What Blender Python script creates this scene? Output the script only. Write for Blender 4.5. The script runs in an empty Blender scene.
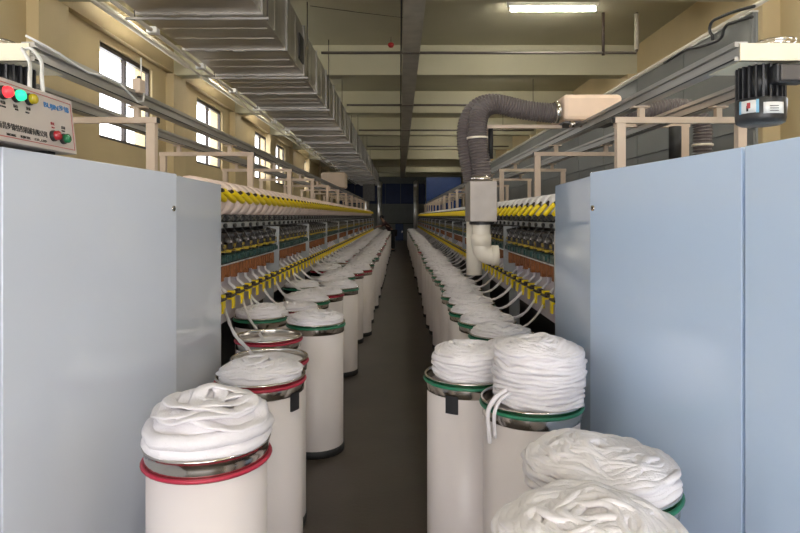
import bpy, math, random
from mathutils import Vector, Matrix, noise

# ------------------------------------------------------------------ camera, world, light, exposure
scene = bpy.context.scene
C = scene.collection
F = 590.0                                   # focal length in pixels of an 800 wide frame
CAM_Z = 1.7
cam_data = bpy.data.cameras.new('camera')
cam_data.sensor_width = 36.0
cam_data.lens = F / 800 * 36.0
cam_data.shift_x = 0.0
cam_data.shift_y = -50.5 / 800
cam_data.clip_start = 0.05
cam_data.clip_end = 200
cam = bpy.data.objects.new('camera', cam_data)
cam.location = (0, 0, CAM_Z)
cam.rotation_euler = (math.pi / 2, 0, 0)
C.objects.link(cam)
scene.camera = cam

world = bpy.data.worlds.new('daylight')
scene.world = world
world.use_nodes = True
bg = world.node_tree.nodes['Background']
bg.inputs['Color'].default_value = (0.955, 0.945, 0.975, 1)
bg.inputs['Strength'].default_value = 3.6

scene.view_settings.view_transform = 'Standard'
scene.view_settings.look = 'None'
scene.view_settings.gamma = 1.0
scene.view_settings.use_curve_mapping = False
scene.view_settings.exposure = 1.06

XL, XR = -4.2, 4.3                           # inner faces of the side walls
ZC = 4.8                                     # ceiling
ZB = 4.26                                    # underside of the beams
Y0, Y1 = -5.0, 41.0                          # rear and far walls
WIN_Z = (2.80, 4.17)
WIN_L = [(-3.7, -2.0), (0.25, 1.95), (4.2, 5.9), (8.25, 10.0), (12.2, 13.95), (17.1, 18.8), (20.0, 21.6), (26.0, 27.7), (34.6, 36.4)]
WIN_R = [(-3.7, -2.0), (0.25, 1.95), (4.2, 5.9)]
DOOR = (-3.2, 3.2, 3.7)                      # loading opening in the rear wall


def portal(loc, rot, sx, sy):
    l = bpy.data.lights.new('window_portal', 'AREA')
    l.shape = 'RECTANGLE'
    l.size, l.size_y = sx, sy
    l.cycles.is_portal = True
    o = bpy.data.objects.new('window_portal', l)
    o.location = loc
    o.rotation_euler = rot
    C.objects.link(o)


for a, b in WIN_L:
    portal((XL - .1, (a + b) / 2, sum(WIN_Z) / 2), (0, -math.pi / 2, 0), WIN_Z[1] - WIN_Z[0], b - a)
for a, b in WIN_R:
    portal((XR + .1, (a + b) / 2, sum(WIN_Z) / 2), (0, math.pi / 2, 0), WIN_Z[1] - WIN_Z[0], b - a)
portal((0, Y0 - .1, DOOR[2] / 2), (math.pi / 2, 0, 0), DOOR[1] - DOOR[0], DOOR[2])

# ------------------------------------------------------------------ materials
MATS = {}


def mat(name, col, rough=.5, metal=0.0, var=.06, scale=6.0, bump=0.0, bscale=60.0, coat=0.0, emit=0.0, ecol=None, stretch=(1, 1, 1), spec=.5):
    m = bpy.data.materials.new(name)
    m.use_nodes = True
    nt = m.node_tree
    b = nt.nodes['Principled BSDF']
    b.inputs['Roughness'].default_value = rough
    b.inputs['Metallic'].default_value = metal
    b.inputs['Specular IOR Level'].default_value = spec
    if coat:
        b.inputs['Coat Weight'].default_value = coat
        b.inputs['Coat Roughness'].default_value = .07
    tc = nt.nodes.new('ShaderNodeTexCoord')
    mp = nt.nodes.new('ShaderNodeMapping')
    mp.inputs['Scale'].default_value = stretch
    nt.links.new(tc.outputs['Object'], mp.inputs['Vector'])
    n = nt.nodes.new('ShaderNodeTexNoise')
    n.inputs['Scale'].default_value = scale
    n.inputs['Detail'].default_value = 5
    nt.links.new(mp.outputs['Vector'], n.inputs['Vector'])
    r = nt.nodes.new('ShaderNodeValToRGB')
    lo = tuple(max(0, c * (1 - var)) for c in col)
    hi = tuple(min(1, c * (1 + var)) for c in col)
    r.color_ramp.elements[0].position = .3
    r.color_ramp.elements[1].position = .7
    r.color_ramp.elements[0].color = (*lo, 1)
    r.color_ramp.elements[1].color = (*hi, 1)
    nt.links.new(n.outputs['Fac'], r.inputs['Fac'])
    nt.links.new(r.outputs['Color'], b.inputs['Base Color'])
    if bump:
        n2 = nt.nodes.new('ShaderNodeTexNoise')
        n2.inputs['Scale'].default_value = bscale
        n2.inputs['Detail'].default_value = 4
        nt.links.new(mp.outputs['Vector'], n2.inputs['Vector'])
        bm = nt.nodes.new('ShaderNodeBump')
        bm.inputs['Strength'].default_value = bump
        bm.inputs['Distance'].default_value = .02
        nt.links.new(n2.outputs['Fac'], bm.inputs['Height'])
        nt.links.new(bm.outputs['Normal'], b.inputs['Normal'])
    if emit:
        b.inputs['Emission Color'].default_value = (*(ecol or col), 1)
        b.inputs['Emission Strength'].default_value = emit
    MATS[name] = m
    return m


M_wall = mat('wall paint', (.57, .455, .26), .75, var=.07, scale=1.2, bump=.08, bscale=25)
M_ceil = mat('ceiling paint', (.475, .445, .31), .8, var=.06, scale=.9, bump=.05, bscale=20)
M_floor = mat('concrete floor', (.064, .050, .039), .42, var=.18, scale=2.2, bump=.05, bscale=40)
M_grey_sheet = mat('grey sheet partition', (.20, .205, .195), .45, .3, var=.08, scale=1.5)
M_blue_wall = mat('dark blue cladding', (.018, .035, .11), .55, var=.15, scale=2)
M_endwall = mat('far wall paint', (.20, .21, .19), .7, var=.1, scale=1.5)
M_cab = mat('enamel with skylight blue', (.59, .75, .98), .26, var=.012, scale=2, coat=.9)  # same paint as the left cabinet, sky reflection put into the base colour
M_cab_l = mat('pale grey enamel', (.69, .74, .83), .26, var=.012, scale=2, coat=.9)  # left copy of the same paint, kept neutral grey
M_gap = mat('dark gap', (.03, .03, .032), .7)
M_dark = mat('dark machine metal', (.035, .033, .033), .5, .3, var=.25, scale=12)
M_mid = mat('mid grey machine metal', (.16, .155, .15), .45, .5, var=.2, scale=10)
M_post = mat('grey painted steel', (.34, .35, .35), .45, .2, var=.08)
M_beige = mat('beige painted steel', (.60, .475, .36), .5, var=.05, scale=4)
M_peach = mat('peach painted box', (.82, .62, .46), .5, var=.03)
M_cream = mat('cream painted steel', (.80, .74, .58), .45, var=.04)
M_alu = mat('aluminium rail', (.50, .49, .47), .33, .85, var=.12, scale=3, stretch=(8, .5, 8))
M_galv = mat('galvanised sheet', (.50, .475, .43), .34, .92, var=.22, scale=1.8, bump=.06, bscale=4, stretch=(.6, 3, 1))
M_galv2 = mat('galvanised flange', (.62, .60, .56), .38, .85, var=.15, scale=5)
M_flange = mat('dull flange steel', (.42, .40, .37), .42, .8, var=.15, scale=5)
M_case = mat('grey beige case', (.52, .46, .41), .5, var=.03)
M_steel = mat('polished steel', (.66, .62, .56), .16, 1.0, var=.12, scale=4, stretch=(1, 1, .3))
M_can = mat('cream plastic can', (.705, .645, .62), .38, var=.03, scale=2, coat=.1)
M_red = mat('red band', (.42, .02, .05), .4, var=.1)
M_green = mat('green band', (.02, .19, .10), .4, var=.1)
M_tray = mat('grey tray metal', (.52, .49, .42), .5, .3, var=.15, scale=4)
M_nozzle = mat('dull nozzle metal', (.30, .27, .24), .5, .6, var=.12, scale=5)
M_black = mat('black rubber', (.018, .018, .018), .55, var=.2)
M_tag = mat('black tag', (.02, .02, .022), .3, var=.2)
M_sliver = mat('white sliver', (.80, .765, .775), .9, var=.03, scale=18, bump=.25, bscale=160, spec=.15)
M_pack_l = mat('pale pink yarn', (.96, .78, .69), .85, var=.05, scale=30, bump=.15, bscale=150, spec=.2)
M_pack_r = mat('white yarn', (.82, .79, .78), .85, var=.04, scale=30, bump=.15, bscale=150, spec=.2)
M_yellow = mat('yellow plastic', (.93, .70, .01), .4, var=.08, scale=10)
M_olive = mat('dull yellow lever', (.42, .30, .02), .5, var=.15)
M_orange = mat('rust orange skirt', (.24, .078, .018), .7, var=.3, scale=18, bump=.3, bscale=90, stretch=(1, 3, .5))
M_teal = mat('dark teal plastic', (.010, .052, .045), .35, var=.25, scale=14)
M_lilac = mat('pale lilac panel', (.58, .52, .56), .5, var=.06, scale=5)
M_brown = mat('dark brown plastic', (.040, .025, .018), .45, var=.3, scale=15)
M_hose = mat('grey brown hose', (.13, .11, .105), .45, var=.12, scale=8)
M_pvc = mat('ivory plastic pipe', (.72, .66, .55), .35, var=.03)
M_white = mat('white plastic', (.82, .82, .80), .45, var=.03)
M_motor = mat('black motor paint', (.022, .022, .024), .35, var=.2, scale=20, bump=.1)
M_tape_b = mat('sticker blue', (.25, .52, .72), .4)
M_ink = mat('black ink', (.02, .02, .02), .6)
M_ink_blue = mat('blue ink', (.03, .20, .50), .5)
M_ink_red = mat('red ink', (.45, .04, .05), .5)
M_lred = mat('red indicator', (.7, .02, .03), .2, emit=.7, ecol=(1, .04, .05))
M_lgreen = mat('green indicator', (.02, .6, .3), .2, emit=.55, ecol=(.03, .9, .42))
M_lyellow = mat('yellow button', (.55, .42, .01), .25, coat=.5)
M_bred = mat('red button', (.40, .02, .03), .25, coat=.5)
M_bgreen = mat('green button', (.01, .17, .06), .25, coat=.5)
M_frame = mat('bronze window frame', (.06, .05, .045), .4, .5)
M_pipe = mat('pale pipe', (.60, .55, .45), .4, .1, var=.08)
M_dpipe = mat('dark pipe', (.10, .085, .07), .5, .2)
M_redball = mat('red device', (.38, .02, .02), .35)
M_tube = mat('lit tube', (1, .98, .9), .5, emit=58.0, ecol=(1, .955, .87))
M_tube_added = mat('added left row tube', (1, .98, .9), .5, emit=38.0, ecol=(1, .955, .87))  # for the added lamps hidden behind the duct
M_cloth_d = mat('black trousers', (.015, .014, .016), .85, var=.3)
M_cloth_r = mat('dark maroon shirt', (.05, .022, .022), .85, var=.3)
M_skin = mat('skin', (.45, .26, .18), .55)
M_hair = mat('black hair', (.012, .01, .01), .5)
M_bluedoor = mat('blue painted door', (.02, .05, .15), .45)

M_glass = bpy.data.materials.new('window glass')
M_glass.use_nodes = True
nt = M_glass.node_tree
nt.nodes.clear()
out = nt.nodes.new('ShaderNodeOutputMaterial')
mix = nt.nodes.new('ShaderNodeMixShader')
tr = nt.nodes.new('ShaderNodeBsdfTransparent')
gl = nt.nodes.new('ShaderNodeBsdfGlossy')
gl.inputs['Roughness'].default_value = .05
mix.inputs['Fac'].default_value = .06
nz = nt.nodes.new('ShaderNodeTexNoise')
nz.inputs['Scale'].default_value = 3
rp = nt.nodes.new('ShaderNodeValToRGB')
rp.color_ramp.elements[0].color = (.90, .92, .93, 1)
rp.color_ramp.elements[1].color = (.97, .98, .98, 1)
nt.links.new(nz.outputs['Fac'], rp.inputs['Fac'])
nt.links.new(rp.outputs['Color'], tr.inputs['Color'])
nt.links.new(tr.outputs['BSDF'], mix.inputs[1])
nt.links.new(gl.outputs['BSDF'], mix.inputs[2])
nt.links.new(mix.outputs['Shader'], out.inputs['Surface'])


# ------------------------------------------------------------------ mesh helpers
class MB:
    def __init__(self):
        self.v, self.f, self.sm = [], [], []

    def add(self, vs, fs, smooth=False):
        n = len(self.v)
        self.v += [tuple(p) for p in vs]
        self.f += [tuple(i + n for i in q) for q in fs]
        self.sm += [smooth] * len(fs)
        return self

    def box(self, x0, x1, y0, y1, z0, z1, m=None):
        x0, x1 = min(x0, x1), max(x0, x1)
        y0, y1 = min(y0, y1), max(y0, y1)
        z0, z1 = min(z0, z1), max(z0, z1)
        vs = [Vector(p) for p in ((x0, y0, z0), (x1, y0, z0), (x1, y1, z0), (x0, y1, z0), (x0, y0, z1), (x1, y0, z1), (x1, y1, z1), (x0, y1, z1))]
        if m is not None:
            vs = [m @ p for p in vs]
        return self.add(vs, [(0, 3, 2, 1), (4, 5, 6, 7), (0, 1, 5, 4), (1, 2, 6, 5), (2, 3, 7, 6), (3, 0, 4, 7)])

    def prism(self, pts, z0, z1):
        """polygon of (x, y) points, counter-clockwise, raised from z0 to z1"""
        n = len(pts)
        a = sum(pts[i][0] * pts[(i + 1) % n][1] - pts[(i + 1) % n][0] * pts[i][1] for i in range(n))
        if a < 0:
            pts = pts[::-1]
        vs = [(x, y, z0) for x, y in pts] + [(x, y, z1) for x, y in pts]
        fs = [tuple(range(n - 1, -1, -1)), tuple(range(n, 2 * n))]
        fs += [(i, (i + 1) % n, n + (i + 1) % n, n + i) for i in range(n)]
        return self.add(vs, fs)

    def frustum(self, p0, p1, r0, r1=None, seg=16, smooth=True, caps=True):
        r1 = r0 if r1 is None else r1
        p0, p1 = Vector(p0), Vector(p1)
        d = (p1 - p0).normalized()
        u = d.orthogonal().normalized()
        w = d.cross(u)
        vs = []
        for p, r in ((p0, r0), (p1, r1)):
            for i in range(seg):
                a = 2 * math.pi * i / seg
                vs.append(p + u * (r * math.cos(a)) + w * (r * math.sin(a)))
        self.add(vs, [(i, (i + 1) % seg, seg + (i + 1) % seg, seg + i) for i in range(seg)], smooth)
        if caps:
            n = len(self.v) - 2 * seg
            self.f += [tuple(n + i for i in range(seg - 1, -1, -1)), tuple(n + seg + i for i in range(seg))]
            self.sm += [False, False]
        return self

    def tube(self, pts, r, seg=8, closed=False, flat=1.0, smooth=True, up=None):
        """round tube along points; r is one radius or one per point"""
        pts = [Vector(p) for p in pts]
        n = len(pts)
        rs = r if isinstance(r, (list, tuple)) else [r] * n
        vs = []
        prev = None
        for i, p in enumerate(pts):
            if closed:
                t = pts[(i + 1) % n] - pts[i - 1]
            else:
                t = pts[min(i + 1, n - 1)] - pts[max(i - 1, 0)]
            t.normalize()
            if up is not None:
                u = Vector(up).cross(t)
                if u.length < 1e-4:
                    u = t.orthogonal()
                u.normalize()
            elif prev is None:
                u = t.orthogonal().normalized()
            else:
                u = prev - t * prev.dot(t)
                u = u.normalized() if u.length > 1e-6 else t.orthogonal().normalized()
            prev = u
            w = t.cross(u)
            for k in range(seg):
                a = 2 * math.pi * k / seg
                vs.append(p + u * (rs[i] * math.cos(a)) + w * (rs[i] * flat * math.sin(a)))
        fs = []
        for i in range(n if closed else n - 1):
            j = (i + 1) % n
            for k in range(seg):
                fs.append((i * seg + k, i * seg + (k + 1) % seg, j * seg + (k + 1) % seg, j * seg + k))
        self.add(vs, fs, smooth)
        if not closed:
            b = len(self.v) - n * seg
            self.f += [tuple(b + k for k in range(seg - 1, -1, -1)), tuple(b + (n - 1) * seg + k for k in range(seg))]
            self.sm += [False, False]
        return self

    def lathe(self, prof, seg=32, axis='z', c=(0, 0, 0), smooth=True):
        """profile of (radius, height) turned about an axis; closed where the radius is 0"""
        vs = []
        for r, h in prof:
            for i in range(seg):
                a = 2 * math.pi * i / seg
                x, y = r * math.cos(a), r * math.sin(a)
                p = (x, y, h) if axis == 'z' else ((x, -h, y) if axis == '-y' else (y, h, x))
                vs.append((p[0] + c[0], p[1] + c[1], p[2] + c[2]))
        fs = []
        for j in range(len(prof) - 1):
            for i in range(seg):
                k = (i + 1) % seg
                fs.append((j * seg + i, j * seg + k, (j + 1) * seg + k, (j + 1) * seg + i))
        return self.add(vs, fs, smooth)

    def moved(self, m):
        self.v = [tuple(m @ Vector(p)) for p in self.v]
        return self

    def mesh(self, name, material):
        me = bpy.data.meshes.new(name)
        me.from_pydata(self.v, [], self.f)
        me.polygons.foreach_set('use_smooth', self.sm)
        if material is not None:
            me.materials.append(material)
        me.update()
        return me


def smooth_path(pts, n=10):
    pts = [Vector(p) for p in pts]
    out_ = []
    for i in range(len(pts) - 1):
        p0, p1, p2, p3 = pts[max(i - 1, 0)], pts[i], pts[i + 1], pts[min(i + 2, len(pts) - 1)]
        for k in range(n):
            t = k / n
            out_.append(.5 * ((2 * p1) + (p2 - p0) * t + (2 * p0 - 5 * p1 + 4 * p2 - p3) * t * t + (3 * p1 - p0 - 3 * p2 + p3) * t ** 3))
    out_.append(pts[-1])
    return out_


WPOS = {}


def link(o, at, parent):
    at = Vector(at)
    if parent is not None:
        o.parent = parent
        o.location = at - WPOS[parent.name]
    else:
        o.location = at
    C.objects.link(o)
    WPOS[o.name] = at
    return o


def obj(name, mb, material, parent=None, at=(0, 0, 0), bevel=0.0, world=False):
    """ONE mesh object; world=True: the vertices are world coordinates, at becomes the origin"""
    if world:
        a = Vector(at)
        mb.v = [(p[0] - a.x, p[1] - a.y, p[2] - a.z) for p in mb.v]
    me = mb if isinstance(mb, bpy.types.Mesh) else mb.mesh(name, material)
    o = bpy.data.objects.new(name, me)
    link(o, at, parent)
    if bevel:
        b = o.modifiers.new('bevel', 'BEVEL')
        b.width = bevel
        b.segments = 2
        b.limit_method = 'ANGLE'
    return o


def wobj(name, mb, material, parent=None, at=None, bevel=0.0):
    if at is None:
        xs, ys, zs = zip(*mb.v)
        at = ((min(xs) + max(xs)) / 2, (min(ys) + max(ys)) / 2, min(zs))
    return obj(name, mb, material, parent, at, bevel, True)


def inst(src, at, parent=None):
    o = src.copy()
    return link(o, at, parent)


def tag(o, label, cat, group=None):
    o['label'] = label
    o['category'] = cat
    if group:
        o['group'] = group
    return o


def thing(name, label, cat, at=(0, 0, 0), group=None):
    o = bpy.data.objects.new(name, None)
    o.empty_display_size = .1
    link(o, at, None)
    return tag(o, label, cat, group)


def struct(o):
    o['kind'] = 'structure'
    return o


def text_mesh(s, size, material, name='lettering', depth=.0006, bold=0.0):
    cu = bpy.data.curves.new(name, 'FONT')
    cu.body = s
    cu.size = size
    cu.extrude = depth
    cu.resolution_u = 3
    cu.offset = bold
    o = bpy.data.objects.new(name, cu)
    C.objects.link(o)
    dg = bpy.context.evaluated_depsgraph_get()
    me = bpy.data.meshes.new_from_object(o.evaluated_get(dg))
    bpy.data.objects.remove(o)
    me.materials.clear()
    me.materials.append(material)
    return me


# ------------------------------------------------------------------ the setting
struct(wobj('floor', MB().box(XL - .3, XR + .3, Y0 - .3, Y1 + .3, -.2, 0), M_floor))
ceiling = struct(wobj('ceiling', MB().box(XL - .3, XR + .3, Y0 - .3, Y1 + .3, ZC, ZC + .2), M_ceil))
beam0 = None
for k in range(-2, 9):
    y = 6.75 + 3.95 * k
    if beam0 is None:
        beam0 = wobj('beam', MB().box(XL, XR, y, y + .3, ZB, ZC), M_ceil, ceiling, at=(0, y, ZB))
    else:
        inst(beam0, (0, y, ZB), ceiling)


def side_wall(name, x_in, x_out, wins):
    mb = MB()
    mb.box(x_in, x_out, Y0 - .3, Y1 + .3, -.2, WIN_Z[0])
    mb.box(x_in, x_out, Y0 - .3, Y1 + .3, WIN_Z[1], ZC)
    edges = [Y0 - .3] + [e for w in wins for e in w] + [Y1 + .3]
    for a, b in zip(edges[0::2], edges[1::2]):
        mb.box(x_in, x_out, a, b, *WIN_Z)
    return struct(wobj(name, mb, M_wall, at=((x_in + x_out) / 2, 0, 0)))


wall_left = side_wall('wall_left', XL, XL - .3, WIN_L)
wall_right = side_wall('wall_right', XR, XR + .3, WIN_R)
for k in range(-2, 9):
    y = 6.75 + 3.95 * k
    wobj('column', MB().box(XL, XL + .14, y - .12, y + .48, 0, ZB), M_wall, wall_left)
    wobj('column', MB().box(XR - .2, XR, y - .08, y + .42, 0, ZB), M_wall, wall_right)
wobj('edge_beam', MB().box(XL, XL + .1, Y0, Y1, 4.29, ZC), M_wall, wall_left)

nwin = 0
for side, wins in ((-1, WIN_L), (1, WIN_R)):
    for a, b in wins:
        nwin += 1
        xw = (XL - .075) if side < 0 else (XR + .075)
        z0, z1 = WIN_Z
        fr_ = MB()
        fr_.box(xw - .03, xw + .03, a, b, z1 - .07, z1).box(xw - .03, xw + .03, a, b, z0, z0 + .05)
        fr_.box(xw - .03, xw + .03, a, a + .045, z0 + .05, z1 - .07).box(xw - .03, xw + .03, b - .045, b, z0 + .05, z1 - .07)
        w = struct(wobj('window_%d' % nwin, fr_, M_frame, at=(xw, (a + b) / 2, z0)))
        c = a + (b - a) * .5
        wobj('mullion', MB().box(xw - .028, xw + .028, c - .03, c + .03, z0 + .05, z1 - .07), M_frame, w)
        for p, q in ((a + .045, c - .03), (c + .03, b - .045)):
            wobj('pane', MB().box(xw - .004, xw + .004, p, q, z0 + .05, z1 - .07), M_glass, w)

# rear wall with its wide loading opening, behind the camera
rear = MB()
rear.box(XL, DOOR[0], Y0 - .3, Y0, -.2, ZC).box(DOOR[1], XR, Y0 - .3, Y0, -.2, ZC).box(DOOR[0], DOOR[1], Y0 - .3, Y0, DOOR[2], ZC)
struct(wobj('wall_rear', rear, M_wall, at=(0, Y0, 0)))
# far wall: grey base, dark blue cladding panels above
wall_far = struct(wobj('wall_far', MB().box(XL, XR, Y1, Y1 + .3, -.2, ZC), M_endwall, at=(0, Y1, 0)))
for i in range(8):
    wobj('cladding_panel', MB().box(XL + i * 1.06 + .01, XL + (i + 1) * 1.06 - .01, Y1 - .05, Y1, 2.55, 3.95), M_blue_wall, wall_far)
for i in range(5):
    wobj('wall_panel', MB().box(-1.3 + i * .56, -1.3 + (i + 1) * .56 - .03, Y1 - .05, Y1, 1.22, 2.5), M_endwall, wall_far)
d1 = struct(wobj('door_1', MB().box(-.32, .22, Y1 - .09, Y1 - .005, 0, 1.16), M_bluedoor, at=(-.05, Y1 - .05, 0)))
wobj('door_handle', MB().box(.13, .17, Y1 - .13, Y1 - .09, .55, .68), M_steel, d1)
struct(wobj('trim_1', MB().box(-1.3, 1.2, Y1 - .16, Y1 - .06, 1.17, 1.21), M_dark))

# grey sheet partition along the right, panel by panel
part = struct(wobj('wall_partition', MB().box(3.015, 3.035, 5.0, 24.5, 0, 3.43), M_grey_sheet, at=(3.1, 5, 0)))
for i in range(16):
    y = 5.0 + i * 1.22
    wobj('lower_panel', MB().box(3.0, 3.015, y + .008, y + 1.212, .02, 2.42), M_grey_sheet, part)
    wobj('upper_panel', MB().box(2.99, 3.015, y + .008, y + 1.212, 2.45, 3.43), M_grey_sheet, part)
wobj('capping', MB().box(2.98, 3.04, 5.0, 24.5, 3.43, 3.445), M_galv2, part)
bluep = struct(wobj('wall_blue_screen', MB().box(1.55, 3.6, 35.0, 35.06, 2.0, 4.0), mat('bright blue sheet', (.012, .05, .22), .5, var=.1), at=(2.5, 35, 2)))
wobj('screen_post', MB().box(1.55, 1.63, 35.06, 35.14, 0, 4.0), M_post, bluep)
wobj('screen_post', MB().box(3.5, 3.58, 35.06, 35.14, 0, 4.0), M_post, bluep)

# ------------------------------------------------------------------ overhead services
# galvanised air duct
duct = thing('air_duct', 'large galvanised rectangular air duct hung along the left of the ceiling', 'air duct', (-1.875, 16, 3.6))
DX0, DX1, DZ0, DZ1 = -2.45, -1.30, 3.60, 4.23
fy = [5.52 + 1.2 * k for k in range(-4, 26)]
sec0 = fl0 = None
for k, y in enumerate(fy):
    if sec0 is None:
        s_ = MB()
        s_.box(DX0, DX1, y + .02, y + 1.18, DZ0, DZ1)
        s_.box(DX0 + .05, DX1 - .05, y + .45, y + .47, DZ0 - .006, DZ0).box(DX0 + .05, DX1 - .05, y + .78, y + .80, DZ0 - .006, DZ0)
        s_.box(DX1, DX1 + .006, y + .58, y + .60, DZ0 + .03, DZ1 - .03)
        sec0 = wobj('duct_section', s_, M_galv, duct, at=(-1.875, y, DZ0))
        f_ = MB()
        e = .02
        f_.box(DX0 - e, DX1 + e, y - .02, y + .02, DZ0 - e, DZ0).box(DX0 - e, DX1 + e, y - .02, y + .02, DZ1, DZ1 + .025)
        f_.box(DX0 - e, DX0, y - .02, y + .02, DZ0, DZ1).box(DX1, DX1 + e, y - .02, y + .02, DZ0, DZ1)
        fl0 = wobj('flange', f_, M_flange, duct, at=(-1.875, y, DZ0))
        cl0 = [wobj('flange_clamp', MB().box(DX0 + q - .06, DX0 + q + .06, y - .03, y + .03, DZ0 - e - .012, DZ0 - e + .01), M_flange, duct, at=(-1.875, y, DZ0)) for q in (.3, .62)]
    else:
        inst(sec0, (-1.875, y, DZ0), duct)
        inst(fl0, (-1.875, y, DZ0), duct)
        for c_ in cl0:
            inst(c_, (-1.875, y, DZ0), duct)
    if k % 2 == 0:
        wobj('hanger_rod', MB().frustum((DX1 + .045, y + .06, DZ0 - .05), (DX1 + .045, y + .06, ZC), .008, seg=6), M_dpipe, duct)
        wobj('hanger_rod', MB().frustum((DX0 - .06, y + .06, DZ0 - .05), (DX0 - .06, y + .06, ZC), .008, seg=6), M_dpipe, duct)
        wobj('hanger_bar', MB().box(DX0 - .14, DX1 + .06, y + .045, y + .07, DZ0 - .045, DZ0 - .022), M_flange, duct)
# side hatch seen on the near face of the duct
wobj('inspection_hatch', MB().box(DX1, DX1 + .02, 7.55, 7.85, 3.72, 4.05), M_dark, duct)
# outlet drop at the far end of the duct
wobj('outlet_drop', MB().box(-2.2, -1.5, 34.9, 35.5, 2.6, 3.6), M_mid, duct)

# conduit bundle beside the duct, and the thick pale pipe on the left wall
p = tag(wobj('wall_pipe', MB().tube([(-3.86, Y0, 4.43), (-3.86, 38, 4.43)], .05, 12), M_pipe), 'thick pale pipe running high along the left wall above the windows', 'pipe')
for y in [3.3 + 3.95 * k for k in range(0, 9)]:
    wobj('pipe_bracket', MB().box(-4.1, -3.8, y, y + .05, 4.35, 4.375).box(-3.93, -3.79, y, y + .05, 4.375, 4.385), M_dpipe, p)
for i, (x, z, r) in enumerate(((-2.62, 3.66, .022), (-2.70, 3.60, .014))):
    cb = tag(wobj('conduit', MB().tube([(x, 2, z), (x, 36, z)], r, 8), M_pipe),
             ('pale conduit along the left edge of the big duct', 'thin pale conduit just below the other beside the duct')[i], 'conduit')
    if i == 0:
        for k in range(0, 22):
            y = 3.2 + 1.5 * k
            wobj('conduit_clamp', MB().box(x - .05, x + .06, y, y + .09, z - .03, z + .035), M_white, cb)
tray = thing('cable_tray', 'long grey cable tray under the ceiling beams along the middle of the hall', 'cable tray', (.17, 18, ZB - .07))
wobj('tray_bed', MB().box(.05, .29, Y0 + .2, 39, ZB - .07, ZB - .05), M_tray, tray)
wobj('tray_side', MB().box(.04, .05, Y0 + .2, 39, ZB - .075, ZB), M_tray, tray)
wobj('tray_side', MB().box(.29, .30, Y0 + .2, 39, ZB - .075, ZB), M_tray, tray)
wobj('tray_cable', MB().tube([(.02, 3, ZB - .02), (.015, 12, ZB - .03), (.02, 22, ZB - .02), (.02, 38, ZB - .02)], .012, 6), M_black, tray)

pp = tag(wobj('water_pipe', MB().tube([(-1.2, 9.0, 4.19), (2.0, 9.0, 4.188), (3.60, 9.0, 4.19), (3.61, 9.0, 4.22), (3.61, 9.0, ZC)], .022, 8), M_dpipe),
         'brown horizontal pipe below the first ceiling beam turning up at its right end', 'pipe')
wobj('pipe_sleeve', MB().frustum((3.61, 9.0, 4.24), (3.61, 9.0, ZC - .02), .035, seg=10), M_pipe, pp)
wobj('pipe_hanger', MB().frustum((3.1, 9.0, 4.15), (3.1, 9.0, ZC), .024, seg=8), M_brown, pp)
for i, (y, z, x1, lab) in enumerate(((13.3, 4.20, 3.9, 'brown cross pipe below the second ceiling beam'), (17.2, 4.20, 3.9, 'brown cross pipe below the third ceiling beam'), (21.2, 4.2, 3.9, 'brown cross pipe below the fourth ceiling beam'))):
    q = tag(wobj('water_pipe', MB().tube([(-1.2, y, z), (x1, y, z)], .025, 8), M_dpipe), lab, 'pipe')
    for x in (3.0,):
        wobj('pipe_hanger', MB().frustum((x, y, z), (x, y, ZC), .008, seg=6), M_dpipe, q)
tag(wobj('ceiling_wire', MB().tube([(-1.25, 8.2, 4.62), (-.6, 8.4, 4.60), (.1, 8.6, 4.585)], .005, 5), M_dpipe), 'thin dark wire slung across the ceiling from the duct', 'wire')
rb = thing('ceiling_alarm', 'small red device hanging under the ceiling beside the cable tray', 'alarm', (-.1556, 10.2, 4.656))
wobj('bell', MB().lathe([(0, -.05), (.035, -.04), (.055, -.01), (.055, .02), (.03, .04), (0, .045)], 14, c=(-.1556, 10.2, 4.656)), M_redball, rb)
a_ = Vector((-.1556, 10.2, 4.656))
wobj('stem', MB().frustum((a_.x, a_.y, a_.z + .04), (a_.x, a_.y, ZC), .008, seg=6), M_dpipe, rb)

# fluorescent lamps, one in every bay; the unseen left row is added to brighten that wall
LAMPS = [(-3.35, 2.2), (.6, 2.2), (4.55, 2.2), (8.5, 2.2), (12.5, 2.25), (16.4, 2.2), (20.35, 2.2), (24.3, 2.2), (32.2, 2.2)] + [(y, -3.2) for y in (-3.35, .6, 4.55, 8.5, 12.5, 16.4, 24.3)]
for i, (y, x) in enumerate(LAMPS):
    lab = {3: 'lit fluorescent tube lamp on the ceiling, nearest and in full view', 4: 'lit fluorescent tube lamp half hidden behind the first ceiling beam'}.get(i, 'fluorescent tube lamp on the ceiling in a bay hidden by beams' if x > 0 else 'unseen tube lamp added between the duct and left wall to brighten the wall')
    L = thing('tube_lamp', lab, 'lamp', (x, y, 4.67), 'fluorescent ceiling lamps')
    wobj('lamp_batten', MB().box(x - .66, x + .66, y - .035, y + .035, 4.72, ZC), M_white, L)
    for e in (-.62, .62):
        wobj('tube_holder', MB().box(x + e - .012, x + e + .012, y - .02, y + .02, 4.645, 4.72), M_white, L)
    wobj('tube', MB().frustum((x - .605, y, 4.668), (x + .605, y, 4.668), .019, seg=10), M_tube if x > 0 else M_tube_added, L)

tag(wobj('conduit', MB().tube([(3.0, 3.9, 3.475), (3.0, 24, 3.475)], .02, 8), M_pipe), 'pale conduit running along the top edge of the grey partition', 'conduit')
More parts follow.
